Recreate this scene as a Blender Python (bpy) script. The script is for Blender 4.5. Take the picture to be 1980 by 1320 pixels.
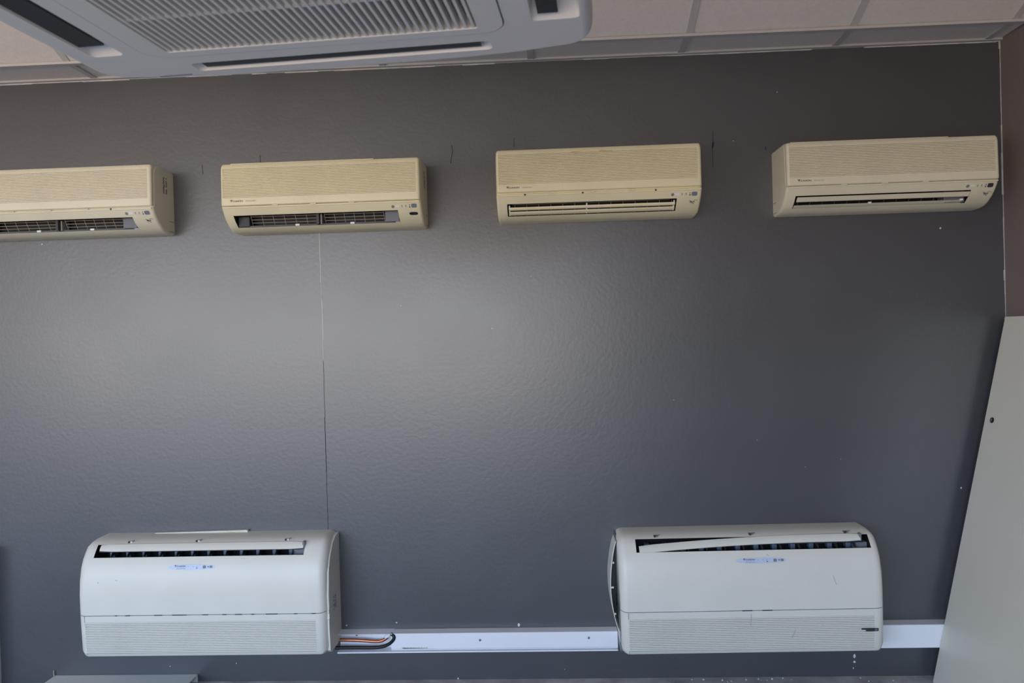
import bpy, bmesh, math, random
from mathutils import Vector, Matrix
random.seed(7)
for o in list(bpy.data.objects): bpy.data.objects.remove(o)
scn = bpy.context.scene
COL = scn.collection

# ------------------------------------------------------------------ camera
cam_d = bpy.data.cameras.new('camera')
cam = bpy.data.objects.new('camera', cam_d); COL.objects.link(cam); scn.camera = cam
cam_d.sensor_fit = 'HORIZONTAL'; cam_d.sensor_width = 36.0
cam_d.lens = 1450.0 / 1980.0 * 36.0
cam_d.clip_start = 0.05
yaw, pitch, roll = math.radians(-2.456), math.radians(-0.527), math.radians(-1.600)
fw = Vector((math.sin(yaw)*math.cos(pitch), math.cos(yaw)*math.cos(pitch), math.sin(pitch)))
rt = Vector((math.cos(yaw), -math.sin(yaw), 0)); up = rt.cross(fw)
r2 = rt*math.cos(roll) + up*math.sin(roll); u2 = up*math.cos(roll) - rt*math.sin(roll)
M = Matrix((r2, u2, -fw)).transposed().to_4x4(); M.translation = Vector((0, -3.25, 1.5))
cam.matrix_world = M
cam_d.dof.use_dof = True; cam_d.dof.focus_distance = 3.1; cam_d.dof.aperture_fstop = 5.6

# ------------------------------------------------------------------ world: daylight outside, sunlit ground below the horizon
w = bpy.data.worlds.new('world'); scn.world = w; w.use_nodes = True
nt = w.node_tree; nt.nodes.clear()
out = nt.nodes.new('ShaderNodeOutputWorld'); bg = nt.nodes.new('ShaderNodeBackground')
tc = nt.nodes.new('ShaderNodeTexCoord'); sx = nt.nodes.new('ShaderNodeSeparateXYZ'); rp = nt.nodes.new('ShaderNodeValToRGB')
mr = nt.nodes.new('ShaderNodeMapRange'); mr.inputs[1].default_value = -1; mr.inputs[2].default_value = 1
nt.links.new(tc.outputs['Generated'], sx.inputs[0]); nt.links.new(sx.outputs[2], mr.inputs[0]); nt.links.new(mr.outputs[0], rp.inputs[0])
nt.links.new(rp.outputs[0], bg.inputs[0]); nt.links.new(bg.outputs[0], out.inputs[0])
e = rp.color_ramp.elements
e[0].position = 0.0; e[0].color = (0.54, 0.40, 0.27, 1)
e[1].position = 1.0; e[1].color = (0.24, 0.46, 1.0, 1)
a = e.new(0.47); a.color = (0.66, 0.50, 0.35, 1)
a = e.new(0.53); a.color = (0.72, 0.85, 1.0, 1)
a = e.new(0.68); a.color = (0.34, 0.58, 1.0, 1)
bg.inputs[1].default_value = 4.6
WIN = (-7.4, 0.5, 0.40, 2.75)      # window opening in the rear wall: x0, x1, z0, z1
REAR = -6.6; XL = -8.0; XP = -2.475
pl = bpy.data.lights.new('window_rear_offscreen', 'AREA'); pl.shape = 'RECTANGLE'
pl.size = WIN[1]-WIN[0]; pl.size_y = WIN[3]-WIN[2]; pl.cycles.is_portal = True
po = bpy.data.objects.new('window_rear_offscreen', pl); COL.objects.link(po)
po.location = ((WIN[0]+WIN[1])/2, REAR-0.02, (WIN[2]+WIN[3])/2); po.rotation_euler = (math.radians(90), 0, 0)

scn.view_settings.view_transform = 'Standard'; scn.view_settings.look = 'None'
scn.view_settings.gamma = 1.0; scn.view_settings.use_curve_mapping = False
scn.view_settings.exposure = 0.9

# ------------------------------------------------------------------ materials
def srgb(r, g, b):
    f = lambda c: (c/255/12.92) if c/255 <= 0.04045 else ((c/255+0.055)/1.055)**2.4
    return (f(r), f(g), f(b), 1)
def mat(name, col, rough=0.5, metal=0.0, spec=0.5, var=0.0, scale=8.0, bump=0.0, bscale=150.0, col2=None, rvar=0.0):
    m = bpy.data.materials.new(name); m.use_nodes = True
    n = m.node_tree; b = n.nodes['Principled BSDF']
    b.inputs['Base Color'].default_value = col; b.inputs['Roughness'].default_value = rough
    b.inputs['Metallic'].default_value = metal; b.inputs['Specular IOR Level'].default_value = spec
    t = n.nodes.new('ShaderNodeTexCoord')
    if var or col2 or rvar:
        no = n.nodes.new('ShaderNodeTexNoise'); no.inputs['Scale'].default_value = scale; no.inputs['Detail'].default_value = 6
        n.links.new(t.outputs['Object'], no.inputs['Vector'])
        r = n.nodes.new('ShaderNodeValToRGB')
        c2 = col2 or tuple(c*(1-var) for c in col[:3])+(1,)
        r.color_ramp.elements[0].color = c2; r.color_ramp.elements[1].color = col
        r.color_ramp.elements[0].position = 0.3; r.color_ramp.elements[1].position = 0.62
        n.links.new(no.outputs['Fac'], r.inputs[0]); n.links.new(r.outputs[0], b.inputs['Base Color'])
        if rvar:
            mp = n.nodes.new('ShaderNodeMapRange'); mp.inputs[3].default_value = rough-rvar; mp.inputs[4].default_value = rough+rvar
            n.links.new(no.outputs['Fac'], mp.inputs[0]); n.links.new(mp.outputs[0], b.inputs['Roughness'])
    if bump:
        nb = n.nodes.new('ShaderNodeTexNoise'); nb.inputs['Scale'].default_value = bscale; nb.inputs['Detail'].default_value = 3
        n.links.new(t.outputs['Object'], nb.inputs['Vector'])
        bp = n.nodes.new('ShaderNodeBump'); bp.inputs['Strength'].default_value = bump; bp.inputs['Distance'].default_value = 0.002
        n.links.new(nb.outputs['Fac'], bp.inputs['Height']); n.links.new(bp.outputs[0], b.inputs['Normal'])
    return m

MT = {
 'wall': mat('slate_satin_paint', srgb(72, 74, 79), 0.35, spec=1.0, var=0.10, scale=2.2, bump=0.22, bscale=60, rvar=0.04),
 'wall_r': mat('taupe_paint', srgb(128, 117, 113), 0.6, var=0.08, scale=3, bump=0.2, bscale=120),
 'wall_o': mat('pale_paint', srgb(190, 186, 178), 0.8, var=0.05),
 'floor': mat('dusty_concrete', srgb(196, 195, 194), 0.85, col2=srgb(150, 148, 148), scale=9, bump=0.5, bscale=60),
 'tile': mat('mineral_tile', srgb(222, 219, 216), 0.95, var=0.06, scale=60, bump=0.5, bscale=260),
 'tee': mat('tee_bar_enamel', srgb(190, 190, 190), 0.5),
 'caulk': mat('white_caulk', srgb(205, 208, 210), 0.7, var=0.3, scale=20),
 'ivory': mat('yellowed_plastic', srgb(231, 224, 190), 0.42, var=0.07, scale=5),
 'ivory2': mat('less_yellowed_plastic', srgb(226, 221, 198), 0.42, var=0.06, scale=5),
 'white': mat('white_plastic', srgb(226, 224, 214), 0.38, var=0.05, scale=4),
 'black': mat('black_interior', srgb(26, 27, 29), 0.6),
 'dark': mat('dark_plastic_and_shade', srgb(52, 54, 58), 0.5),
 'fan': mat('blue_grey_vane', srgb(92, 108, 128), 0.4),
 'wire': mat('grey_wire', srgb(170, 165, 150), 0.4),
 'steelgrey': mat('grey_plastic', srgb(112, 118, 126), 0.5),
 'ink': mat('grey_blue_ink', srgb(70, 74, 92), 0.6),
 'inklight': mat('pale_ink', srgb(128, 130, 140), 0.6),
 'sensor': mat('smoked_sensor', srgb(120, 128, 145), 0.25),
 'sensord': mat('dark_sensor', srgb(58, 60, 66), 0.25),
 'badge': mat('pale_blue_badge', srgb(196, 208, 230), 0.35),
 'pvc': mat('white_pvc', srgb(240, 242, 248), 0.35, var=0.03, scale=6),
 'copper': mat('copper', srgb(196, 128, 98), 0.3, metal=0.9),
 'rubber': mat('black_rubber_and_shade', srgb(24, 25, 28), 0.45),
 'foam': mat('white_foam', srgb(232, 232, 230), 0.8),
 'screw': mat('zinc', srgb(150, 158, 168), 0.3, metal=0.8),
 'panel': mat('pale_grey_laminate', srgb(224, 221, 208), 0.32, spec=0.5, var=0.03, scale=3),
 'metalgrey': mat('pale_grey_metal', srgb(226, 231, 229), 0.5),
 'cass': mat('cassette_plastic', srgb(232, 232, 229), 0.5),
 'casscream': mat('cassette_cream', srgb(224, 212, 186), 0.55),
 'pencil': mat('blue_grey_pencil', srgb(44, 46, 72), 0.7),
 'scuff': mat('scuff_grey', srgb(172, 172, 170), 0.6),
 'crumb': mat('plaster_dust', srgb(205, 205, 204), 0.95),
 'chip': mat('bare_plaster', srgb(214, 216, 220), 0.9),
 'crackw': mat('crack_filler', srgb(186, 186, 182), 0.5),
 'crackd': mat('crack_gap', srgb(30, 30, 32), 0.9),
 'moss': mat('green_stain', srgb(150, 158, 128), 0.9),
 'glue': mat('glue_stain', srgb(200, 186, 140), 0.7),
}

# ------------------------------------------------------------------ helpers
def mk(name, verts, faces, m, parent=None, smooth=0, recalc=True, loc=None):
    me = bpy.data.meshes.new(name)
    bm = bmesh.new()
    vs = [bm.verts.new(v) for v in verts]
    for f in faces:
        try: bm.faces.new([vs[i] for i in f])
        except ValueError: pass
    if recalc: bmesh.ops.recalc_face_normals(bm, faces=bm.faces)
    if smooth:
        for f in bm.faces: f.smooth = True
    bm.to_mesh(me); bm.free()
    if smooth: me.set_sharp_from_angle(angle=math.radians(smooth))
    me.materials.append(MT[m] if isinstance(m, str) else m)
    o = bpy.data.objects.new(name, me); COL.objects.link(o)
    if parent: o.parent = parent
    if loc: o.location = loc
    return o
class B:
    def __init__(s): s.v = []; s.f = []
    def add(s, v, f):
        n = len(s.v); s.v += [tuple(p) for p in v]; s.f += [[i+n for i in q] for q in f]; return s
    def box(s, x0, x1, y0, y1, z0, z1, bev=0.0):
        if bev <= 0:
            return s.add([(x0,y0,z0),(x1,y0,z0),(x1,y1,z0),(x0,y1,z0),(x0,y0,z1),(x1,y0,z1),(x1,y1,z1),(x0,y1,z1)],
              [(0,3,2,1),(4,5,6,7),(0,1,5,4),(1,2,6,5),(2,3,7,6),(3,0,4,7)])
        bm = bmesh.new(); bmesh.ops.create_cube(bm, size=1)
        for v in bm.verts:
            v.co = ((x0+x1)/2+v.co.x*(x1-x0), (y0+y1)/2+v.co.y*(y1-y0), (z0+z1)/2+v.co.z*(z1-z0))
        bmesh.ops.bevel(bm, geom=bm.edges[:], offset=bev, segments=2, affect='EDGES', profile=0.5)
        bm.verts.index_update()
        s.add([v.co[:] for v in bm.verts], [[v.index for v in f.verts] for f in bm.faces]); bm.free(); return s
    def tube(s, pts, r, n=8, cap=True):
        pts = [Vector(p) for p in pts]; rings = []
        ref = Vector((0.123, 0.31, 0.94)).normalized()
        for i, p in enumerate(pts):
            d = (pts[min(i+1, len(pts)-1)]-pts[max(i-1, 0)]).normalized()
            a = d.cross(ref).normalized(); b = d.cross(a)
            rr = r[i] if isinstance(r, (list, tuple)) else r
            rings.append([p+(a*math.cos(2*math.pi*k/n)+b*math.sin(2*math.pi*k/n))*rr for k in range(n)])
        v = [q for g in rings for q in g]; f = []
        for i in range(len(pts)-1):
            for k in range(n): f.append((i*n+k, i*n+(k+1)%n, (i+1)*n+(k+1)%n, (i+1)*n+k))
        if cap: f += [list(range(n))[::-1], [(len(pts)-1)*n+k for k in range(n)]]
        return s.add(v, f)
    def prism(s, poly, x0, x1):        # poly of (e, z): e is the distance out from the wall
        n = len(poly)
        v = [(x0, -e, z) for e, z in poly]+[(x1, -e, z) for e, z in poly]
        return s.add(v, [list(range(n)), [n+i for i in range(n)][::-1]]+[(i, (i+1) % n, n+(i+1) % n, n+i) for i in range(n)])
    def obj(s, name, m, parent=None, smooth=0, loc=None, kind=None, label=None):
        o = mk(name, s.v, s.f, m, parent, smooth, True, loc)
        if kind: o['kind'] = kind
        if label: o['label'] = label
        return o
def empty(name, loc, label, cat, group=None, rz=0.0, ry=0.0):
    o = bpy.data.objects.new(name, None); COL.objects.link(o); o.location = loc; o.rotation_euler = (0, ry, rz)
    o.empty_display_size = 0.05; o['label'] = label; o['category'] = cat
    if group: o['group'] = group
    return o
def struct(o, label=None):
    o['kind'] = 'structure'
    if label: o['label'] = label
    return o
def smooth_path(pts, n=8):
    P = [Vector(p) for p in pts]; P = [P[0]*2-P[1]]+P+[P[-1]*2-P[-2]]; r = []
    for i in range(1, len(P)-2):
        for k in range(n):
            t = k/n; a, b, c, d = P[i-1], P[i], P[i+1], P[i+2]
            r.append(0.5*((2*b)+(c-a)*t+(2*a-5*b+4*c-d)*t*t+(3*b-a-3*c+d)*t**3))
    return r+[P[-2]]

def stations(W, r, extra=(), n=5):
    st = []
    for k in range(n+1):
        a = math.pi/2*k/n; st.append((-W/2+r*(1-math.cos(a)), r*(1-math.sin(a))))
    mid = [(x, 0.0) for x in extra]
    return st + sorted(mid) + [(-x, s) for x, s in reversed(st)]
def loft(prof, st, D, H, hole=None, closed=True):
    """profile (e,z) swept over x stations; hole = (x0, x1, j0, j1) leaves the opening out"""
    n = len(prof); v = []; f = []
    for x, s in st:
        for e_, z in prof: v.append((x, -e_*(1-s/D), H/2+(z-H/2)*(1-2*s/H)))
    for i in range(len(st)-1):
        for j in range(n if closed else n-1):
            if hole and st[i][0] >= hole[0]-1e-6 and st[i+1][0] <= hole[1]+1e-6 and hole[2] <= j < hole[3]: continue
            k = (j+1) % n
            f.append((i*n+j, (i+1)*n+j, (i+1)*n+k, i*n+k))
    if closed: f += [list(range(n)), [(len(st)-1)*n+j for j in range(n)]]
    return v, f
def surf(prof):
    """front surface depth e for a height z"""
    pts = sorted(prof, key=lambda p: p[1])
    def g(z):
        best = 0
        for i in range(len(prof)-1):
            (e0, z0), (e1, z1) = prof[i], prof[i+1]
            if min(z0, z1) <= z <= max(z0, z1) and abs(z1-z0) > 1e-9:
                best = max(best, e0+(e1-e0)*(z-z0)/(z1-z0))
        return best
    return g
def decal(name, polys, g, m, parent, eps=0.0007, label=None):
    v = []; f = []
    for p in polys:
        n = len(v); v += [(x, -(g(z)+eps), z) for x, z in p]; f.append([n+i for i in range(len(p))])
    o = mk(name, v, f, m, parent, 0, False)
    me = o.data
    for p in me.polygons:
        if p.normal.y > 0: p.flip()
    if label: o['label'] = label
    return o
def rect(x0, x1, z0, z1): return [(x0, z0), (x1, z0), (x1, z1), (x0, z1)]
def oval(cx, cz, rx, rz, n=20, p=2.0):
    r = []
    for k in range(n):
        a = 2*math.pi*k/n; c, s_ = math.cos(a), math.sin(a)
        r.append((cx+rx*math.copysign(abs(c)**(2/p), c), cz+rz*math.copysign(abs(s_)**(2/p), s_)))
    return r
def stroke(pts, w_):
    out_ = []
    for (x0, z0), (x1, z1) in zip(pts, pts[1:]):
        dx, dz = x1-x0, z1-z0; L = math.hypot(dx, dz) or 1; nx, nz = -dz/L*w_/2, dx/L*w_/2
        out_.append([(x0-nx, z0-nz), (x1-nx, z1-nz), (x1+nx, z1+nz), (x0+nx, z0+nz)])
    return out_
def text_polys(txt, size, x, z, shear=0.0, width=None, weight=0.0):
    c = bpy.data.curves.new('t', 'FONT'); c.body = txt; c.size = size; c.shear = shear; c.resolution_u = 2; c.offset = weight
    o = bpy.data.objects.new('t', c); COL.objects.link(o)
    dg = bpy.context.evaluated_depsgraph_get(); dg.update()
    me = bpy.data.meshes.new_from_object(o.evaluated_get(dg))
    xs = [v.co.x for v in me.vertices]; k = 1.0
    if width and xs: k = width/(max(xs)-min(xs))
    polys = [[(x+me.vertices[i].co.x*k, z+me.vertices[i].co.y) for i in p.vertices] for p in me.polygons]
    bpy.data.objects.remove(o); bpy.data.curves.remove(c); bpy.data.meshes.remove(me)
    return polys
def logo(g, parent, x, z, h, m='ink', m2='inklight', below=False):
    """slanted two-piece emblem, the maker's name and the word Inverter"""
    pol = [[(x, z+h), (x+.35*h, z+h), (x+.62*h, z-.1*h)], [(x+.5*h, z+h), (x+1.25*h, z+h), (x+.78*h, z-.1*h), (x+.70*h, z+.1*h)]]
    pol += text_polys('DAIKIN', h*1.05, x+1.35*h, z, width=4.9*h, weight=0.02*h)
    decal('maker_logo', pol, g, m, parent)
    if below: decal('inverter_lettering', text_polys('INVERTER', h*.75, x+1.35*h, z-h*1.15, width=4.9*h), g, m2, parent)
    else: decal('inverter_lettering', text_polys('Inverter', h*.95, x+7.6*h, z+.05*h, shear=.3, width=5.0*h), g, m2, parent)

# ------------------------------------------------------------------ room shell
XR, ZC, RISE = 1.947, 2.677, 0.45
ZT = 3.15
TOPZ = 3.4
wb = struct(B().box(XL-.1, XR+.1, 0, .12, -.1, TOPZ).obj('wall_back', 'wall'), 'dark slate grey satin wall behind the air conditioners')
struct(B().box(XR, XR+.12, REAR, 0, -.1, TOPZ).obj('wall_right', 'wall_r'), 'taupe painted side wall')
struct(B().box(XL-.12, XL, REAR, 0, -.1, TOPZ).obj('wall_left', 'wall_o'), 'pale side wall')
struct(B().box(XP-.14, XP, -.10, 0, 0, .62).obj('trim_3', 'caulk'), 'pale boxed upright at the foot of the wall')
struct(B().box(XL, XR, REAR, .0, -.1, 0).obj('floor', 'floor'), 'dusty grey concrete floor')
x0, x1, z0, z1 = WIN
b = B(); b.box(XL, x0, REAR-.12, REAR, 0, TOPZ); b.box(x1, XR, REAR-.12, REAR, 0, TOPZ); b.box(x0, x1, REAR-.12, REAR, 0, z0); b.box(x0, x1, REAR-.12, REAR, z1, TOPZ)
struct(b.obj('wall_rear', 'wall_o'))
b = B(); t_ = .05
b.box(x0, x1, REAR-.09, REAR-.04, z0, z0+t_); b.box(x0, x1, REAR-.09, REAR-.04, z1-t_, z1)
for x in [x0+(x1-x0-t_)*k/6 for k in range(7)]: b.box(x, x+t_, REAR-.09, REAR-.04, z0, z1)
struct(b.obj('window_1', 'pvc'))

# ceiling: flat border by the wall, then tiles rising into the room
def cz(y): return ZC if y > -.2 else min(ZT, ZC+(-.2-y)*RISE)
YF = -.2-(ZT-ZC)/RISE
cl = B()
cl.add([(XL, 0, ZC+.03), (XR, 0, ZC+.03), (XR, -.2, ZC+.03), (XL, -.2, ZC+.03), (XL, YF, ZT+.03), (XR, YF, ZT+.03), (XR, REAR, ZT+.03), (XL, REAR, ZT+.03)],
       [(0, 1, 2, 3), (3, 2, 5, 4), (4, 5, 6, 7)])
ceil = struct(cl.obj('ceiling', 'tile'), 'suspended ceiling of pale mineral tiles')
xb = [XL]+[x for x in (-4.505, -3.865, -3.225, -2.585, -1.945, -1.305, -.665, -.025, .615, 1.258, 1.885)]+[XR]
yb = [0, -.2]
s_ = math.hypot(1, RISE)
while yb[-1] > YF+.3: yb.append(yb[-1]-.6/s_)
yb[-1] = YF
yy = YF
while yy > REAR+.5: yy -= .62; yb.append(max(yy, REAR))
for j in range(len(yb)-1):
    ya, yc = yb[j], yb[j+1]; za, zc_ = cz(ya), cz(yc)
    if j > 4: continue
    for i in range(len(xb)-1):
        if not .05 < xb[i+1]-xb[i] < .8: continue
        g_ = .002
        mk('ceiling_tile', [(xb[i]+g_, ya-g_, za+.006), (xb[i+1]-g_, ya-g_, za+.006), (xb[i+1]-g_, yc+g_, zc_+.006), (xb[i]+g_, yc+g_, zc_+.006),
            (xb[i]+g_, ya-g_, za+.02), (xb[i+1]-g_, ya-g_, za+.02), (xb[i+1]-g_, yc+g_, zc_+.02), (xb[i]+g_, yc+g_, zc_+.02)],
           [(0, 1, 2, 3), (4, 5, 6, 7), (0, 1, 5, 4), (1, 2, 6, 5), (2, 3, 7, 6), (3, 0, 4, 7)], 'tile', ceil)
    for x in xb[1:-1]:
        hw = .0135
        mk('tee_bar', [(x-hw, ya, za), (x+hw, ya, za), (x+hw, yc, zc_), (x-hw, yc, zc_), (x-hw, ya, za+.008), (x+hw, ya, za+.008), (x+hw, yc, zc_+.008), (x-hw, yc, zc_+.008)],
           [(0, 1, 2, 3), (4, 5, 6, 7), (0, 1, 5, 4), (1, 2, 6, 5), (2, 3, 7, 6), (3, 0, 4, 7)], 'tee', ceil)
    if j: B().box(XL, XR, ya-.012, ya+.012, za-.004, za+.006).obj('tee_bar', 'tee', ceil)
b = B(); b.box(XL, XR, -.022, 0, ZC-.002, ZC+.006)
b.obj('wall_angle', 'tee', ceil)
# uneven caulk along the top of the wall and down the right corner
b = B(); x = XL
while x < XR-.01:
    L = random.uniform(.05, .3); t = random.uniform(.002, .007)
    b.box(x, min(XR-.002, x+L), -.0025, .001, ZC-t, ZC); x += L
struct(b.obj('trim_1', 'caulk'), 'thin uneven white caulk line along the ceiling')
b = B(); z = 1.3
while z < ZC-.02:
    L = random.uniform(.04, .2); t = random.uniform(.001, .0055)
    b.box(XR-t, XR+.001, -.002-t*.4, .001, z, min(ZC, z+L)); z += L
struct(b.obj('trim_2', 'caulk'), 'thin uneven white caulk line down the wall corner')

# wear on the back wall
def wallpoly(name, polys, m, y=-.0006):
    v = []; f = []
    for p in polys:
        n = len(v); v += [(x, y, z) for x, z in p]; f.append([n+i for i in range(len(p))])
    o = mk(name, v, f, m, wb, 0, False)
    for p in o.data.polygons:
        if p.normal.y > 0: p.flip()
    return o
def wig(za, zb, x, amp, n):
    return [(x+random.uniform(-amp, amp), za+(zb-za)*k/n) for k in range(n+1)]
wallpoly('wall_crack', stroke(wig(1.97, 1.75, -.9705, .0007, 8), .003), 'crackw')
wallpoly('wall_crack', stroke(wig(1.75, 1.68, -.969, .0006, 4), .0015), 'crackw')
wallpoly('wall_crack', stroke(wig(1.685, 1.50, -.9680, .0008, 8), .0045), 'crackw')
wallpoly('wall_crack', stroke(wig(1.50, 1.40, -.9688, .0008, 6), .0022), 'crackw')
wallpoly('wall_crack', stroke(wig(1.41, 1.16, -.970, .0007, 12), .0016), 'crackd')
wallpoly('wall_crack', stroke(wig(1.16, .92, -.971, .0007, 14), .0026), 'crackd')
wallpoly('wall_crack', stroke(wig(.92, .66, -.971, .0009, 14), .0018), 'crackd')
for pts, wd in (([(-.378, 2.33), (-.374, 2.30), (-.382, 2.27), (-.384, 2.25)], .0035), ([(-.106, 2.352), (-.107, 2.31)], .003), ([(.746, 2.345), (.744, 2.30), (.741, 2.27), (.742, 2.19)], .003),
                ([(.747, 2.30), (.742, 2.275)], .006), ([(-1.223, 2.318), (-1.223, 2.28)], .003), ([(-1.483, 2.285), (-1.481, 2.243)], .003), ([(.965, 2.272), (.966, 2.255)], .005)):
    wallpoly('pencil_mark', stroke(pts, wd), 'pencil')
def blob(x, z, r, n=9, sq=1.0): return [(x+r*random.uniform(.6, 1.1)*math.cos(2*math.pi*k/n), z+sq*r*random.uniform(.6, 1.1)*math.sin(2*math.pi*k/n)) for k in range(n)]
for x, z, r, sq in ((-.225, 1.529, .0035, 1), (1.747, .798, .0045, 1), (1.686, 1.899, .0045, 1), (1.719, 1.972, .004, 1), (1.287, .086, .005, 2.2), (1.287, .062, .006, 1.2), (1.281, .035, .0025, 2), (-.145, .236, .006, 1.6),
                    (-.416, .005, .004, 1), (-.902, .243, .004, 1), (-.68, .253, .004, 1), (-.05, 1.75, .0018, 1), (-.62, 1.64, .002, 1), (-1.03, .37, .002, 1), (.9, 1.02, .002, 1), (-2.22, 1.96, .004, 1), (-1.4, .08, .0025, 1),
                    (-1.7, .07, .003, 1), (.05, .04, .002, 1), (1.1, .9, .0016, 1), (1.25, .93, .0016, 1), (.55, 1.2, .0018, 1), (1.02, 2.50, .004, .5), (.83, 2.30, .003, .5)):
    wallpoly('paint_chip', [blob(x, z, r, sq=sq)], 'chip')
# plaster crumbs on the floor by the wall
for k in range(18):
    x = random.gauss(.95, .28) if k < 13 else random.uniform(-.9, 1.5)
    x = max(-.9, min(1.5, x)); r = random.uniform(.002, .0055)
    o = mk('plaster_crumb', [(-r, -r*.8, 0), (r*.8, -r, 0), (r, r*.7, 0), (-r*.7, r, 0), (-r*.4, -r*.3, r*1.1), (r*.5, -r*.2, r*.9), (.2*r, r*.5, r)],
           [(0, 1, 2, 3), (0, 1, 5, 4), (1, 2, 6, 5), (2, 3, 6), (3, 0, 4, 6), (4, 5, 6)], 'crumb', None, 0, True, (x, -random.uniform(.012, .05), 0))
    o['label'] = 'small white plaster crumb on the floor at the foot of the wall'; o['category'] = 'crumb'; o['group'] = 'plaster crumbs along the wall foot'

# ------------------------------------------------------------------ wall-mounted units
WW, WH, WD = .835, .277, .190
CP = [(0, 0), (.05, 0), (.085, .005), (.112, .017), (.140, .037), (.162, .060), (.176, .080), (.183, .093), (.176, .097), (.168, .255), (.158, .270), (.14, .277), (0, .277)]
PP = [(.155, .097), (.186, .097), (.1892, .100), (.190, .106), (.1893, .130), (.1865, .250), (.184, .262), (.176, .271), (.160, .274), (.155, .274)]
gC, gP = surf(CP), surf(PP)
OX0, OX1 = -.375, .318
def wall_unit(loc, label, cfg):
    root = empty('wall_air_conditioner', loc, label, 'air conditioner', 'wall units in a row under the ceiling', 0.0, cfg.get('tilt', 0))
    body = cfg['mat']
    v, f = loft(CP, stations(WW, .012, (OX0, OX1)), WD, WH, (OX0, OX1, 3, 5))
    cas = mk('casing', v, f, body, root, 35)
    # outlet cavity behind the opening
    (eb, zb), (et, zt) = CP[3], CP[5]
    em, zm = CP[4]
    bi, ti = (.06, zb+.002), (.06, zt+.012)
    V = [(x, -p[0], p[1]) for x in (OX0, OX1) for p in ((eb, zb), (em, zm), (et, zt), ti, bi)]
    mk('outlet_cavity', V, [(0, 1, 2, 3, 4), (5, 6, 7, 8, 9), (2, 7, 8, 3), (3, 8, 9, 4), (4, 9, 5, 0)], 'black', root, 0, False)
    # front panel with a recessed ribbed field
    RX0, RX1 = -WW/2+.012, WW/2-.018
    lift = cfg.get('lift', 0)
    pr = [(e_, z+lift) for e_, z in PP]
    v, f = loft(pr, stations(WW-.004, .010, (RX0, RX1)), WD, WH, (RX0, RX1, 4, 5))
    fp = mk('front_panel', v, f, body, root, 35)
    (ea, za), (ec, zc) = pr[4], pr[5]; dp = .0055
    V = []
    for x in (RX0, RX1): V += [(x, -ea, za), (x, -ec, zc), (x, -ec+dp, zc), (x, -ea+dp, za)]
    mk('grille_backing', V, [(0, 1, 2, 3), (4, 5, 6, 7), (3, 2, 6, 7), (0, 3, 7, 4), (1, 2, 6, 5)], body, fp, 0, False)
    r = B(); n = 18; pt = (zc-za)/n
    for k in range(n):
        c = za+pt*(k+.5); ee = ea+(ec-ea)*(k+.5)/n; h = pt*.37
        r.prism([(ee-.006, c-h), (ee-.0005, c-h), (ee+.0006, c-h*.3), (ee+.0004, c+h*.6), (ee-.001, c+h), (ee-.006, c+h)], RX0-.001, RX1+.001)
    r.obj('rib_field', body, fp, 0, kind='stuff')
    # fine moulding under the panel and its catches
    B().box(-WW/2+.006, WW/2-.006, -.1855, -.170, .0885, .0935).obj('moulding', body, root)
    for x in (-.19, -.03, .13): B().box(x-.012, x+.012, -.1855, -.175, .0925, .0975).obj('catch', body, root)
    for x in cfg.get('screw_holes', ()): B().tube([(x, -.184, .0925), (x, -.1866, .0925), (x, -.1872, .0925)], [.0038, .0038, .0026], 12).obj('screw_hole_shade', 'dark', root)  # dark stubs stand for the shade in the screw holes
    # top rim of the air inlet
    B().box(-WW/2+.03, cfg.get('rim', .25), -.15, -.11, .274, .281, .002).obj('inlet_rim', body, root)
    gp = surf(pr)
    if cfg.get('logo', 1): logo(gp, root, -WW/2+.042, .1125+lift, .0085)
    # indicator row
    z = .0735; R = WW/2
    decal('indicator_icon', [oval(R-.118, z, .0065, .0055, 12)], gC, 'inklight', root)
    decal('indicator_icon', [oval(R-.099, z+.001, .009, .0035, 14, 4)], gC, 'pvc', root)
    for dx in (.080, .064): decal('indicator_icon', [rect(R-dx-.0015, R-dx+.0015, z, z+.004), rect(R-dx-.002, R-dx+.002, z-.003, z-.0015)], gC, 'ink', root)
    decal('indicator_icon', [oval(R-.048, z+.004, .002, .002, 8), oval(R-.048, z-.003, .0028, .003, 8)], gC, 'ink', root)
    decal('receiver_window', [oval(R-.030, z+.001, .0115, .0075, 20, 4)], gC, cfg.get('sensor', 'sensor'), root)
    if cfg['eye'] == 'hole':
        decal('sensor_hole_shade', [oval(R-.036, .046, .018, .0055, 20, 3)], gC, 'rubber', root)  # dark oval paints the shade inside the open sensor hole
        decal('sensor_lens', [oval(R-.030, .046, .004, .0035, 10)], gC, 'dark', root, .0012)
    else:
        arc = [(R-.052+.014*(1-math.cos(a*.5)), .045+.006*math.sin(a)) for a in [math.pi/2+k*math.pi/6 for k in range(7)]]
        decal('eye_mark', stroke(arc, .0018)+text_polys('eye', .011, R-.047, .0435, .35, .020, .0002)+stroke([(R-.03, .052), (R-.022, .0525), (R-.014, .0495)], .0012), gC, 'dark' if cfg['eye'] == 'dark' else 'ink', root)
    # side print (right end)
    if cfg.get('print', 1):
        pb = B(); x = WW/2+.0006
        for col in range(2):
            for k in range(13):
                if random.random() < .75:
                    zz = .235-k*.006; y = -.085+col*.022+random.uniform(-.002, .002)
                    pb.add([(x, y-.006, zz), (x, y+.006*random.uniform(.2, 1), zz), (x, y+.005, zz+.004), (x, y-.006, zz+.004)], [(0, 1, 2, 3)])
        pb.obj('side_print', 'ink', root)
    for s in (-1, 1):       # knock-out lines on the end faces
        x = s*(WW/2+.0006)
        for za_ in (.012, .055): B().box(min(x, x-s*.001), max(x, x-s*.001), -.045, -.008, za_, za_+.0018).obj('knockout_line', 'ink', root)
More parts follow.
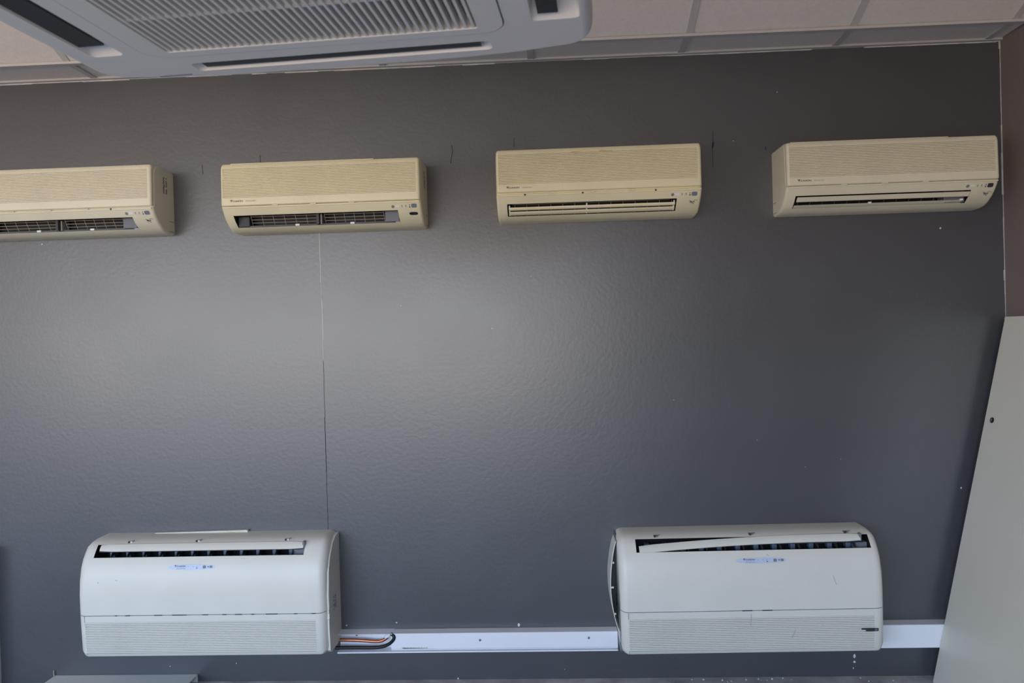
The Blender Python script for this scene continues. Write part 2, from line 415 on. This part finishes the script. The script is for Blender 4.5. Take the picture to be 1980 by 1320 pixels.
    # what shows in the outlet
    kind = cfg['outlet']
    if kind == 'open':
        def gp_(t): return (.085+.03*t, .020+.046*t)   # guard plane between bottom and top of the opening
        wr = B()
        halves = ((OX0+.055, -.035), (-.005, OX1-.07))
        for xa, xc in halves:
            for t in (.12, .38, .64, .9):
                e_, z = gp_(t); wr.tube([(xa, -e_, z), (xc, -e_, z)], .0012, 5)
            m_ = 6
            for k in range(m_+1):
                x = xa+(xc-xa)*k/m_; (e0, z0_), (e1, z1_) = gp_(.0), gp_(1.0)
                wr.tube([(x, -e0, z0_), (x, -e1, z1_)], .0011, 5)
        wr.obj('fan_guard', 'wire', root, kind='stuff')
        B().box(-.033, -.022, -.135, -.07, .020, .066).obj('divider_post', 'dark', root)
        B().box(-.020, -.014, -.120, -.07, .020, .062).obj('divider_post', 'wire', root)
        B().box(OX0+.001, OX0+.05, -.115, -.065, .0195, .064, .003).obj('end_block', 'dark', root)
        B().box(OX1-.062, OX1-.001, -.125, -.065, .0195, .0655, .003).obj('motor_cover', 'steelgrey', root)
        B().prism([(.065, .0185), (.111, .0185), (.109, .024), (.065, .030)], OX0+.002, OX1-.002).obj('drain_lip', 'steelgrey', root)
        for x in (-.12, .115, OX1-.010): B().box(x-.009, x+.009, -.116, -.104, .0175, .0255, .001).obj('louver_clip', 'pvc', root)
    elif kind == 'two':
        # two blades held by three brackets
        for (ea2, za2), (eb2, zb2) in (((.1515, .0475), (.1445, .0365)), ((.1365, .0325), (.1195, .0205))):
            top, bot = [], []
            for k in range(7):
                q = k/6; bl = .0022*math.sin(math.pi*q)
                top.append((ea2+(eb2-ea2)*q+bl, za2+(zb2-za2)*q-bl*.5)); bot.append((ea2+(eb2-ea2)*q+bl-.003, za2+(zb2-za2)*q-bl*.5-.0005))
            B().prism(top+bot[::-1], OX0+.006, OX1-.006).obj('louver', body, root, 30)
        for x in (OX0+.009, -.048, OX1-.010):
            B().prism([(.158, .053), (.154, .056), (.118, .030), (.116, .0195), (.122, .0195)], x-.0025, x+.0025).obj('louver_bracket', 'pvc', root)
        wr = B()
        for k in range(14):
            x = OX0+.03+k*.05; wr.tube([(x, -.085, .022), (x, -.118, .068)], .0011, 5)
        for t in (.3, .6, .9): wr.tube([(OX0+.02, -.085-.03*t, .02+.05*t), (OX1-.02, -.085-.03*t, .02+.05*t)], .0011, 5)
        wr.obj('fan_guard', 'wire', root, kind='stuff')
    else:
        B().prism([(.157, .0555), (.1595, .0545), (.1445, .0390), (.1405, .0380), (.1415, .0415)], OX0+.008, OX1-.002).obj('louver', body, root, 30, label='upper louver blade tilted nearly shut')
        B().prism([(.128, .0275), (.131, .027), (.112, .0175), (.085, .0165), (.085, .0185)], OX0+.004, OX1-.018).obj('louver', body, root, 30)
        for x in (-.068, OX1-.022): B().box(x-.006, x+.006, -.133, -.122, .024, .032, .0015).obj('louver_bracket', 'pvc', root)
        wr = B()
        for k in range(14):
            x = OX0+.03+k*.05; wr.tube([(x, -.080, .022), (x, -.112, .066)], .0012, 5)
        wr.obj('fan_guard', 'steelgrey', root, kind='stuff')
        B().box(OX1-.085, OX1-.004, -.120, -.065, .0195, .0655, .003).obj('motor_cover', 'steelgrey', root)
    for st in cfg.get('stain', ()):
        decal('glue_stain', [blob(*st, sq=.3)], gp, 'glue', root, .002)
    return root
UY = -.0005
wall_unit((-2.033, UY, 1.978), 'yellowed ivory wall air conditioner without louvers, small black eye mark below its receiver window', {'mat': 'ivory2', 'outlet': 'open', 'eye': 'dark', 'screw_holes': (.24,), 'logo': 0, 'tilt': 0, 'lift': .003, 'rim': .3})
wall_unit((-.908, UY, 1.968), 'yellowed ivory wall air conditioner with missing louvers and an oval sensor hole painted in dark', {'mat': 'ivory', 'outlet': 'open', 'eye': 'hole', 'rim': .22})
wall_unit((.238, UY, 1.976), 'yellowed ivory wall air conditioner with two open louver blades on thin brackets', {'mat': 'ivory', 'outlet': 'two', 'eye': 'ink', 'screw_holes': (-.30, -.065, .23), 'lift': .006, 'print': 0, 'rim': .26, 'stain': ((-.09, .257, .018), (.02, .258, .02), (.05, .257, .012))})
wall_unit((1.408, UY, 1.968), 'ivory wall air conditioner beside the wall corner with one louver blade nearly shut', {'mat': 'ivory2', 'outlet': 'shut', 'eye': 'ink', 'sensor': 'sensord', 'rim': .24})

# ------------------------------------------------------------------ low wall units (floor consoles)
FW, FH, FD = 1.055, .477, .205
FP = [(0, 0), (.165, 0), (.185, .006), (.195, .02), (.200, .06), (.204, .183), (.205, .27), (.200, .33), (.187, .385), (.172, .417), (.153, .442), (.135, .462), (.105, .472), (.075, .476), (.04, .477), (0, .477)]
gF = surf(FP)
def cutprof(z0, z1):
    """part of the console profile between two heights, closed along the back"""
    r = [(0, z0), (gF(z0), z0)] if z0 > 0 else [FP[0]]
    r += [p for p in FP[1:-1] if z0 < p[1] < z1 or (z0 == 0 and p[1] == 0) or (z1 >= FH and p[1] >= z0)]
    r += [(gF(z1), z1), (0, z1)] if z1 < FH else [FP[-1]]
    q = []
    for p in r:
        if p not in q: q.append(p)
    return q
SEAM = .183
def console(loc, label, cfg):
    root = empty('console_air_conditioner', loc, label, 'air conditioner', 'low consoles along the foot of the wall', 0.0, cfg.get('tilt', 0))
    ox0, ox1 = cfg['open']
    up_ = cutprof(SEAM+.0015, FH)
    j0 = up_.index((.172, .417)); j1 = up_.index((.135, .462))
    v, f = loft(up_, stations(FW, .034, (ox0, ox1), 7), FD, FH, (ox0, ox1, j0, j1))
    cas = mk('casing', v, f, 'white', root, 35)
    # recessed inner body so that the seam reads as a gap
    v, f = loft([(e_*.975, z) for e_, z in cutprof(SEAM-.03, SEAM+.03)], stations(FW-.012, .034, (), 5), FD, FH)
    mk('inner_body', v, f, 'steelgrey', root, 35)
    lo = cutprof(0, SEAM-.0015)
    rz0, rz1 = .022, .155
    rx0, rx1 = -FW/2+.03, FW/2-.045
    lo2 = []
    for p in lo:
        lo2.append(p)
    lo2 = [p for p in lo2 if not (rz0-.005 <= p[1] <= rz1+.005 and p[0] > 0)]
    k = max(i for i, p in enumerate(lo2) if p[1] < rz0 and p[0] > 0)
    lo2[k+1:k+1] = [(gF(rz0), rz0), (gF(rz1), rz1)]
    v, f = loft(lo2, stations(FW, .034, (rx0, rx1), 7), FD, FH, (rx0, rx1, k+1, k+2))
    gr = mk('intake_grille', v, f, 'white', root, 35)
    ea, ec = gF(rz0), gF(rz1); dp = .006
    V = []
    for x in (rx0, rx1): V += [(x, -ea, rz0), (x, -ec, rz1), (x, -ec+dp, rz1), (x, -ea+dp, rz0)]
    mk('grille_backing', V, [(0, 1, 2, 3), (4, 5, 6, 7), (3, 2, 6, 7), (0, 3, 7, 4), (1, 2, 6, 5)], 'white', gr, 0, False)
    r = B(); n = 18; pt = (rz1-rz0)/n
    for k in range(n):
        c = rz0+pt*(k+.5); ee = ea+(ec-ea)*(k+.5)/n; h = pt*.38
        r.prism([(ee-.007, c-h), (ee-.001, c-h), (ee+.0006, c-h*.5), (ee+.0006, c+h*.5), (ee-.001, c+h), (ee-.007, c+h)], rx0-.002, rx1+.002)
    r.obj('rib_field', 'white', gr, 0, kind='stuff')
    # outlet cavity
    V = []
    for x in (ox0, ox1):
        V += [(x, -.172, .417), (x, -.153, .442), (x, -.135, .462), (x, -.045, .440), (x, -.085, .385)]
    mk('outlet_cavity', V, [(0, 1, 2, 3, 4), (5, 6, 7, 8, 9), (2, 7, 8, 3), (3, 8, 9, 4), (4, 9, 5, 0)], 'black', root, 0, False)
    nv = 12
    for k in range(nv):
        x = ox0+.05+(ox1-ox0-.12)*k/(nv-1)
        B().box(x-.010, x+.010, -.120, -.088, .402, .436, .003).obj('air_vane', 'fan', root)
        B().prism([(.150, .412), (.158, .418), (.135, .440), (.098, .430)], x+.0145, x+.0175).obj('air_vane', 'dark', root)
    B().tube([(ox0+.01, -.145, .434), (ox1-.02, -.145, .434)], .002, 6).obj('vane_link', 'dark', root)
    B().box(ox1-.055, ox1-.002, -.14, -.07, .395, .432, .003).obj('motor_cover', 'steelgrey', root)
    # louver flap: curved blade
    fx0, fx1, za, zb, ea_, eb_ = cfg['flap']
    nseg = 16; V = []; F = []
    prof = [(-.018, -.020, 0), (-.006, -.006, .003), (.008, .008, .003), (.016, .016, 0)]
    for i in range(nseg+1):
        t = i/nseg; x = fx0+(fx1-fx0)*t
        bow = cfg.get('bow', 0)*math.sin(math.pi*t)
        zc = za+(zb-za)*t+bow; ec_ = ea_+(eb_-ea_)*t-bow*.8
        hs = 1.0 if 0 < i < nseg else .82
        for u, w_, k_ in prof:
            V.append((x, -(ec_-u*.62*hs+k_), zc+u*.72*hs))
        for u, w_, k_ in reversed(prof):
            V.append((x, -(ec_-u*.62*hs+k_-.003), zc+u*.72*hs-.0025))
    n = 8
    for i in range(nseg):
        for j in range(n): F.append((i*n+j, i*n+(j+1) % n, (i+1)*n+(j+1) % n, (i+1)*n+j))
    F += [list(range(n)), [nseg*n+j for j in range(n)]]
    mk('louver_flap', V, F, 'white', root, 40)
    B().box(fx1-.004, fx1+.006, -eb_-.004, -eb_+.016, zb-.016, zb+.014, .002).obj('flap_hinge', 'steelgrey', root)
    # rim clips
    for x, s in cfg['clips']:
        B().box(x-.009, x+.009, -.124, -.108, .463, .4715, .001).obj('rim_clip', 'steelgrey' if s else 'white', root)
        ck = B(); ck.tube([(x-.004, -.122, .467), (x-.004, -.127, .470)], .0045, 10); ck.obj('clip_screw', 'dark', root)
        ring = [(x+.014+.0045*math.cos(a), -.1165-.002*math.sin(a), .4695+.0045*math.sin(a)) for a in [(.25+k/10*1.5)*math.pi for k in range(11)]]
        B().tube(ring, .0012, 5).obj('clip_ring', 'ink', root)
    # badge
    bx = cfg['badge']; bz = cfg.get('badge_z', .378)
    decal('badge', [oval(bx, bz, .100, .0105, 36, 2.6)], gF, 'badge', root, .0012)
    gB = lambda z: gF(z)+.0008
    logo(gB, root, bx-.072, bz+.001, .0075, below=True)
    for dx, r_ in ((-.012, .0015), (.008, .0018), (.024, .0018)): decal('indicator_icon', [oval(bx+dx, bz+.003, r_*1.2, r_*.7, 8)], gB, 'inklight', root)
    decal('indicator_icon', [oval(bx+.024, bz-.004, .003, .002, 10)], gB, 'ink', root)
    decal('indicator_icon', [oval(bx+.056, bz, .007, .006, 12, 4)], gB, 'inklight', root)
    decal('indicator_icon', [oval(bx+.072, bz+.001, .0028, .0028, 10)], gB, 'ink', root)
    decal('receiver_window', [rect(bx+.078, bx+.090, bz-.004, bz+.005)], gB, 'inklight', root)
    # dark boxes painting in the shade of gaps and holes along the seam
    for x, wd in cfg['seam']: B().box(x-wd, x+wd, -.2047, -.199, SEAM-.0020, SEAM+.0020, 0).obj('seam_gap_shade', 'dark', root)
    for za_, zb_ in cfg.get('scuffs', ()):
        decal('scuff', stroke([za_, zb_], .0022), gF, 'scuff', root)
    # side covers: moulded cheeks
    side = cfg['side']
    ch = [(0, .002), (.150, .002), (.170, .016), (.178, .10), (.180, .25), (.168, .34), (.140, .40), (.095, .445), (.05, .462), (0, .465)]
    if not cfg.get('sprung'):
        xo = side*FW/2
        B().prism(ch, min(xo-side*.012, xo+side*.005), max(xo-side*.012, xo+side*.005)).obj('side_cover', 'white', root, 30)
        rd = smooth_path([(xo+side*.002, -.150, .355), (xo+side*.004, -.168, .30), (xo+side*.0045, -.176, .20), (xo+side*.004, -.176, .19)], 6)
        B().tube(rd, .0022, 8).obj('side_bead', 'white', root, 40)
        pb = B(); x = xo+side*.0056
        for col in range(3):
            for k in range(9):
                if random.random() < .8:
                    zz = .215-k*.0065; y = -.075-col*.016
                    pb.add([(x, y-.006, zz), (x, y+.005*random.uniform(0, 1), zz), (x, y+.005, zz+.0045), (x, y-.006, zz+.0045)], [(0, 1, 2, 3)])
        pb.obj('side_print', 'inklight', root)
        B().box(min(xo, xo+side*.009), max(xo, xo+side*.009), -.186, -.176, .150, .174, .002).obj('side_latch', 'white', root)
    else:
        xo = side*FW/2
        B().prism(ch, min(xo, xo-side*.012), max(xo, xo-side*.012)).obj('end_plate', 'steelgrey', root)
        bd = B(); n = 18
        V = []; F = []
        for i in range(n+1):
            t = i/n; z = .085+.365*t; bow = .030*math.sin(math.pi*t)**.8
            e1 = .150-.10*max(0, t-.6)**1.2
            for dx, e_ in ((0, .005), (0, e1), (.003, e1), (.003, .005)): V.append((xo+side*(bow+.001+dx), -e_, z))
        for i in range(n):
            for j in range(4): F.append((i*4+j, i*4+(j+1) % 4, i*4+4+(j+1) % 4, i*4+4+j))
        F += [(0, 1, 2, 3), (n*4, n*4+1, n*4+2, n*4+3)]
        mk('side_cover', V, F, 'white', root, 40)['label'] = 'thin side cover sprung loose in a bow'
        for t, L in ((.5, .010), (.78, .006), (.2, .006)):
            z = .085+.365*t; x = xo+side*.030*math.sin(math.pi*t)**.8
            B().box(min(x, x-side*L), max(x, x-side*L), -.148, -.14, z-.003, z+.003).obj('cover_clip', 'white', root)
    return root
console((-1.457, UY, .190), 'white console air conditioner with level louver flap, copper pipe and black hose leaving its end', {
    'open': (-.468, .43), 'flap': (-.448, .425, .4535, .4535, .1515, .1515), 'clips': ((-.335, 0), (-.04, 0), (.345, 0)), 'badge': -.04,
    'seam': ((-.36, .004), (-.31, .01), (-.18, .016), (-.09, .03), (.02, .012), (.10, .008), (.16, .014), (.22, .006), (.30, .025), (.40, .006), (.475, .008)), 'side': 1, 'scuffs': (((-.437, .325), (-.433, .318)), ((-.36, .33), (-.352, .329)))})
console((.808, UY, .180), 'white console air conditioner with a crooked louver flap and a side cover sprung loose', {
    'open': (-.452, .49), 'flap': (-.440, .455, .430, .456, .168, .150), 'bow': .008, 'clips': ((-.365, 1), (.025, 1), (.41, 1)), 'badge': .045, 'badge_z': .380,
    'seam': ((-.02, .02), (.06, .02)), 'side': -1, 'sprung': True, 'tilt': -.006,
    'scuffs': (((.325, .318), (.330, .30)), ((.330, .30), (.335, .282)), ((-.005, .17), (-.005, .14)), ((-.006, .14), (-.009, .12)), ((.17, .10), (.155, .07)), ((.07, .402), (.078, .396)))})
# dark torn patch on the second console's grille
con2 = [o for o in bpy.data.objects if o.name.startswith('console_air')][-1]
decal('torn_patch', [rect(.447, .497, .091, .1035), rect(.430, .447, .098, .1035)], gF, 'dark', con2, .0012)
decal('torn_patch', [rect(.482, .492, .094, .101)], gF, 'steelgrey', con2, .0018)
# white strip poking up behind the first console
con1 = [o for o in bpy.data.objects if o.name.startswith('console_air')][0]
mk('mounting_strip', [(-.28, -.02, .470), (.138, -.02, .470), (.132, -.02, .4855), (-.28, -.02, .479), (-.28, -.004, .470), (.138, -.004, .470), (.132, -.004, .4855), (-.28, -.004, .479)],
   [(0, 1, 2, 3), (4, 5, 6, 7), (0, 1, 5, 4), (1, 2, 6, 5), (2, 3, 7, 6), (3, 0, 4, 7)], 'white', con1)
decal('tape_piece', [rect(.04, .10, .479, .4838)], lambda z: .0203, 'casscream', con1)
B().tube([(-.505, -.06, .452), (-.522, -.075, .458)], .004, 8).obj('mounting_lug', 'white', con1)

# ------------------------------------------------------------------ trunking, pipe and hose between the consoles
TZ = .147
tr = empty('cable_trunking', (-.93, UY, TZ), 'long white trunking between the two consoles with part of its lid cut away', 'trunking')
TL = 1.208
t = B(); t.box(0, TL, -.004, 0, 0, .078); t.box(0, TL, -.056, 0, -.004, .001); t.box(0, .232, -.012, 0, .070, .078); t.obj('tray', 'pvc', tr)
lid = B(); lid.prism([(.004, .079), (.054, .079), (.0555, .0775), (.0555, .014), (.050, .004), (.004, .004)], .236, TL)
lo_ = lid.obj('lid', 'pvc', tr)
mk('top_flange', [(0, -.055, .0775), (.240, -.055, .0775), (.240, 0, .0795), (0, 0, .0795), (0, -.055, .0760), (.240, -.055, .0760), (.240, 0, .078), (0, 0, .078)],
   [(0, 1, 2, 3), (4, 5, 6, 7), (0, 1, 5, 4), (1, 2, 6, 5), (2, 3, 7, 6), (3, 0, 4, 7)], 'pvc', tr)
def screw(x, e_, z, par):
    B().tube([(x, -e_+.001, z), (x, -e_-.001, z), (x, -e_-.0022, z)], [.0052, .0052, .003], 12).obj('screw', 'screw', par)
screw(.073, .004, .055, tr); screw(.62, .0555, .048, tr); screw(1.085, .0555, .053, tr)
sm = [blob(.29+.011*k, .013, .012*(1-k*.05), sq=.3) for k in range(10)]
v = []; f = []
for p in sm: n = len(v); v += [(x, -.0560, z+.003) for x, z in p]; f.append(list(range(n, n+len(p))))
mk('green_stain', v, f, 'moss', tr, 0, False)
cp = empty('copper_pipe', (-.945, UY, TZ), 'bare copper pipe bending up inside the open end of the trunking', 'pipe')
B().tube(smooth_path([(0, -.032, .046), (.10, -.032, .043), (.175, -.034, .038), (.205, -.035, .041), (.222, -.036, .050), (.232, -.036, .058)], 6), .0072, 12).obj('pipe', 'copper', cp, 60)
B().tube(smooth_path([(.222, -.036, .054), (.236, -.034, .064), (.247, -.028, .071)], 5), .0085, 10).obj('insulation_sleeve', 'foam', cp, 60)
hs = B().tube(smooth_path([(0, -.036, .006+.007), (.10, -.037, .013), (.17, -.038, .013), (.212, -.042, .019), (.245, -.050, .036), (.262, -.056, .056), (.262, -.055, .070), (.25, -.045, .073)], 6), .0075, 12).obj('black_hose', 'rubber', None, 60, loc=(-.945, UY, TZ))
hs['label'] = 'black rubber hose curling up over the cut trunking lid'; hs['category'] = 'hose'
t2 = empty('cable_trunking', (1.33, UY, .143), 'short white trunking between the console and the leaning board', 'trunking')
x1_ = .615
B().prism([(0, .097), (.055, .097), (.0565, .0955), (.0565, .001), (.055, 0), (0, 0)], 0, x1_).obj('lid', 'pvc', t2)
B().box(0, x1_, -.004, .0, -.002, .002).obj('tray', 'pvc', t2)

# ------------------------------------------------------------------ board leaning in the right corner
LB = 1.60; ang = math.atan2(1.906-1.582, 1.505)
lb = empty('leaning_board', (1.582, -.060, 0), 'tall pale grey laminate board with a round dark lock leaning in the corner', 'board', None, 0, ang)
Lz = 1.505/math.cos(ang)
B().box(0, .036, -.95, 0, 0, Lz, .0015).obj('board', 'panel', lb)
B().box(-.0008, .0365, -.95, 0, Lz-.001, Lz+.0125, .001).obj('edge_strip', 'panel', lb)
lz = 1.096/math.cos(ang); ly = -.052
lk = B(); lk.tube([(.002, ly, lz), (-.003, ly, lz), (-.004, ly, lz)], [.0115, .0115, .0095], 18); lko = lk.obj('lock', 'rubber', lb)
B().box(-.0048, -.0035, ly-.0012, ly+.0012, lz-.005, lz+.005).obj('keyway', 'screw', lko)

# ------------------------------------------------------------------ low metal cover on the floor by the wall
lc = empty('metal_cover', (-1.90, -.112, 0), 'flat pale grey metal cover lying on the floor against the dark wall', 'cover')
# folded sheet, hollow underneath and open at one end
b = B(); b.box(-.325, .325, -.1, .11, .031, .034); b.box(-.325, .325, -.1, -.097, 0, .031); b.box(-.325, .325, .107, .11, 0, .031); b.box(-.325, -.322, -.097, .107, 0, .031)
b.obj('shell', 'metalgrey', lc)
B().tube(smooth_path([(-.322, .10, .030), (-.328, .105, .044), (-.329, .108, .058)], 4), .0022, 6).obj('bent_wire', 'wire', lc)

# ------------------------------------------------------------------ ceiling cassette hanging from rods
CZ_, HC = 2.06, .51
ca = empty('cassette_air_conditioner', (-.435, -2.219, CZ_), 'large off-white ceiling cassette with square slatted grille hanging on threaded rods', 'air conditioner', None, -.08)
def rrect(x0, x1, y0, y1, r, n=6):
    p = []
    for cx, cy, a0 in ((x1-r, y1-r, 0), (x0+r, y1-r, 90), (x0+r, y0+r, 180), (x1-r, y0+r, 270)):
        for k in range(n+1):
            a = math.radians(a0+90*k/n); p.append((cx+r*math.cos(a), cy+r*math.sin(a)))
    return p
GX, GY, G0 = .350, .386, -.345        # half width of the removable grille frame
slots = []
slots += [(-.295, .315, .426, .468, 'x'), (-.315, .295, -.468, -.426, 'x'), (-.455, -.388, -.36, .36, 'y'), (.402, .488, -.352, .352, 'y')]
def plate(outer, holes, z):
    bm = bmesh.new(); edges = []
    for lp in [outer]+holes:
        vs = [bm.verts.new((x, y, z)) for x, y in lp]
        edges += [bm.edges.new((vs[i], vs[(i+1) % len(vs)])) for i in range(len(vs))]
    bmesh.ops.triangle_fill(bm, use_beauty=True, use_dissolve=False, edges=edges)
    bm.verts.index_update()
    v = [q.co[:] for q in bm.verts]; f = [[q.index for q in fc.verts] for fc in bm.faces]; bm.free()
    return v, f
def ring_walls(b, loops):
    for (l0, z0), (l1, z1) in zip(loops, loops[1:]):
        n = len(l0); b.add([(x, y, z0) for x, y in l0]+[(x, y, z1) for x, y in l1], [(i, (i+1) % n, n+(i+1) % n, n+i) for i in range(n)])
b = B()
def bow(p): return [(x, y-math.copysign(.045*abs(x/HC)**4*abs(y/HC), y)) for x, y in p]
def orect(h, r):
    p = []
    q = rrect(-h, h, -h-.008, h+.008, r)
    for a, b_ in zip(q, q[1:]+q[:1]):       # subdivide the long sides so that they can bow
        m_ = 10 if abs(a[0]-b_[0]) > .2 else 1
        p += [(a[0]+(b_[0]-a[0])*k/m_, a[1]+(b_[1]-a[1])*k/m_) for k in range(m_)]
    return bow(p)
outer = orect(HC-.018, .03)
hl = [rrect(s[0], s[1], s[2], s[3], .012, 4) for s in slots]
gh = rrect(-GX-.003, GX+.003, G0-.003, GY+.003, .045)
v, f = plate(outer, hl+[gh], 0.0); b.add(v, f)
lps = []
for k in range(7):
    a = math.pi/2*k/6; d = .018*math.sin(a); lps.append((orect(HC-.018+d, .03+d), .03*(1-math.cos(a))))
lps.append((orect(HC, .048), .05)); lps.append((orect(HC-.06, .04), .06))
ring_walls(b, lps); ring_walls(b, [(gh, 0), (gh, .02)])
b.obj('fascia', 'cass', ca, 30)
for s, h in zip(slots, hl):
    if s[4] == 'x': inn = rrect(s[0]+.030, s[1]-.030, s[2]+.004, s[3]-.006, .004, 4); dk = (s[0]+.028, s[1]-.028, s[2]+.002, s[3]-.004)
    else: inn = rrect(s[0]+.004, s[1]-.004, s[2]+.034, s[3]-.034, .004, 4); dk = (s[0]+.002, s[1]-.002, s[2]+.03, s[3]-.03)
    rb = B(); ring_walls(rb, [(h, 0), (inn, .026)]); rc = rb.obj('outlet_recess', 'cass', ca, 40)
    db = B(); ring_walls(db, [(inn, .026), (inn, .09)]); n = len(inn); db.add([(x, y, .09) for x, y in inn], [list(range(n))]); db.obj('outlet_duct', 'black', rc)
    # right slot holds a swing vane; dark plates elsewhere paint in slot shade
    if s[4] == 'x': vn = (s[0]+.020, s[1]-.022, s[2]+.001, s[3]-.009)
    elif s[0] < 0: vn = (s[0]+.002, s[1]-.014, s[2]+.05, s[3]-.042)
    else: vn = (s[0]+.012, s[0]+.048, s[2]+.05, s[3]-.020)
    B().box(vn[0], vn[1], vn[2], vn[3], .004, .008).obj('vane_and_slot_shade', 'dark', ca)
# grille: frame with slats
gi, gy, g0 = .302, .362, -.320
b = B(); o1 = rrect(-GX, GX, G0, GY, .043); i1 = rrect(-gi, gi, g0, gy, .006)
v, f = plate(o1, [i1], -.001); b.add(v, f); ring_walls(b, [(o1, -.001), (o1, .02)]); ring_walls(b, [(i1, -.001), (i1, .026)])
gf = b.obj('intake_grille', 'cass', ca, 30)
NS = 42
slat0 = None
for k in range(NS):
    x = -gi+2*gi*(k+.5)/NS
    if slat0 is None:
        slat0 = B().add([(-.0026, g0-.001, 0), (.0026, g0-.001, 0), (.0026, gy+.001, 0), (-.0026, gy+.001, 0), (-.0014, g0-.001, .022), (.0014, g0-.001, .022), (.0014, gy+.001, .022), (-.0014, gy+.001, .022)],
            [(0, 3, 2, 1), (4, 5, 6, 7), (0, 1, 5, 4), (1, 2, 6, 5), (2, 3, 7, 6), (3, 0, 4, 7)]).obj('slat', 'cass', gf, loc=(x, 0, 0))
    else:
        c = slat0.copy(); COL.objects.link(c); c.parent = gf; c.location = (x, 0, 0)
for k in range(1, 5):
    y = g0+(gy-g0)*k/5
    B().box(-gi, gi, y-.0035, y+.0035, .003, .020).obj('cross_bar', 'cass', gf)
fb = B().box(-gi-.01, gi+.01, g0-.01, gy+.01, .06, .064); fb.obj('air_filter', 'black', ca)
B().box(-.39, -.32, HC-.0325, HC-.0295, -.0015, .001).obj('fascia_ridge', 'steelgrey', ca)
B().box(-.42, .42, -.42, .42, .064, .30, .01).obj('sheet_metal_body', 'metalgrey', ca)
for sx_ in (-1, 1):
    for sy_ in (-1, 1):
        B().tube([(sx_*.44, sy_*.30, .16), (sx_*.44, sy_*.30, ZT-CZ_+.03)], .006, 8).obj('threaded_rod', 'screw', ca)
        B().box(min(sx_*.415, sx_*.46), max(sx_*.415, sx_*.46), sy_*.30-.02, sy_*.30+.02, .17, .175).obj('hanger_bracket', 'screw', ca)
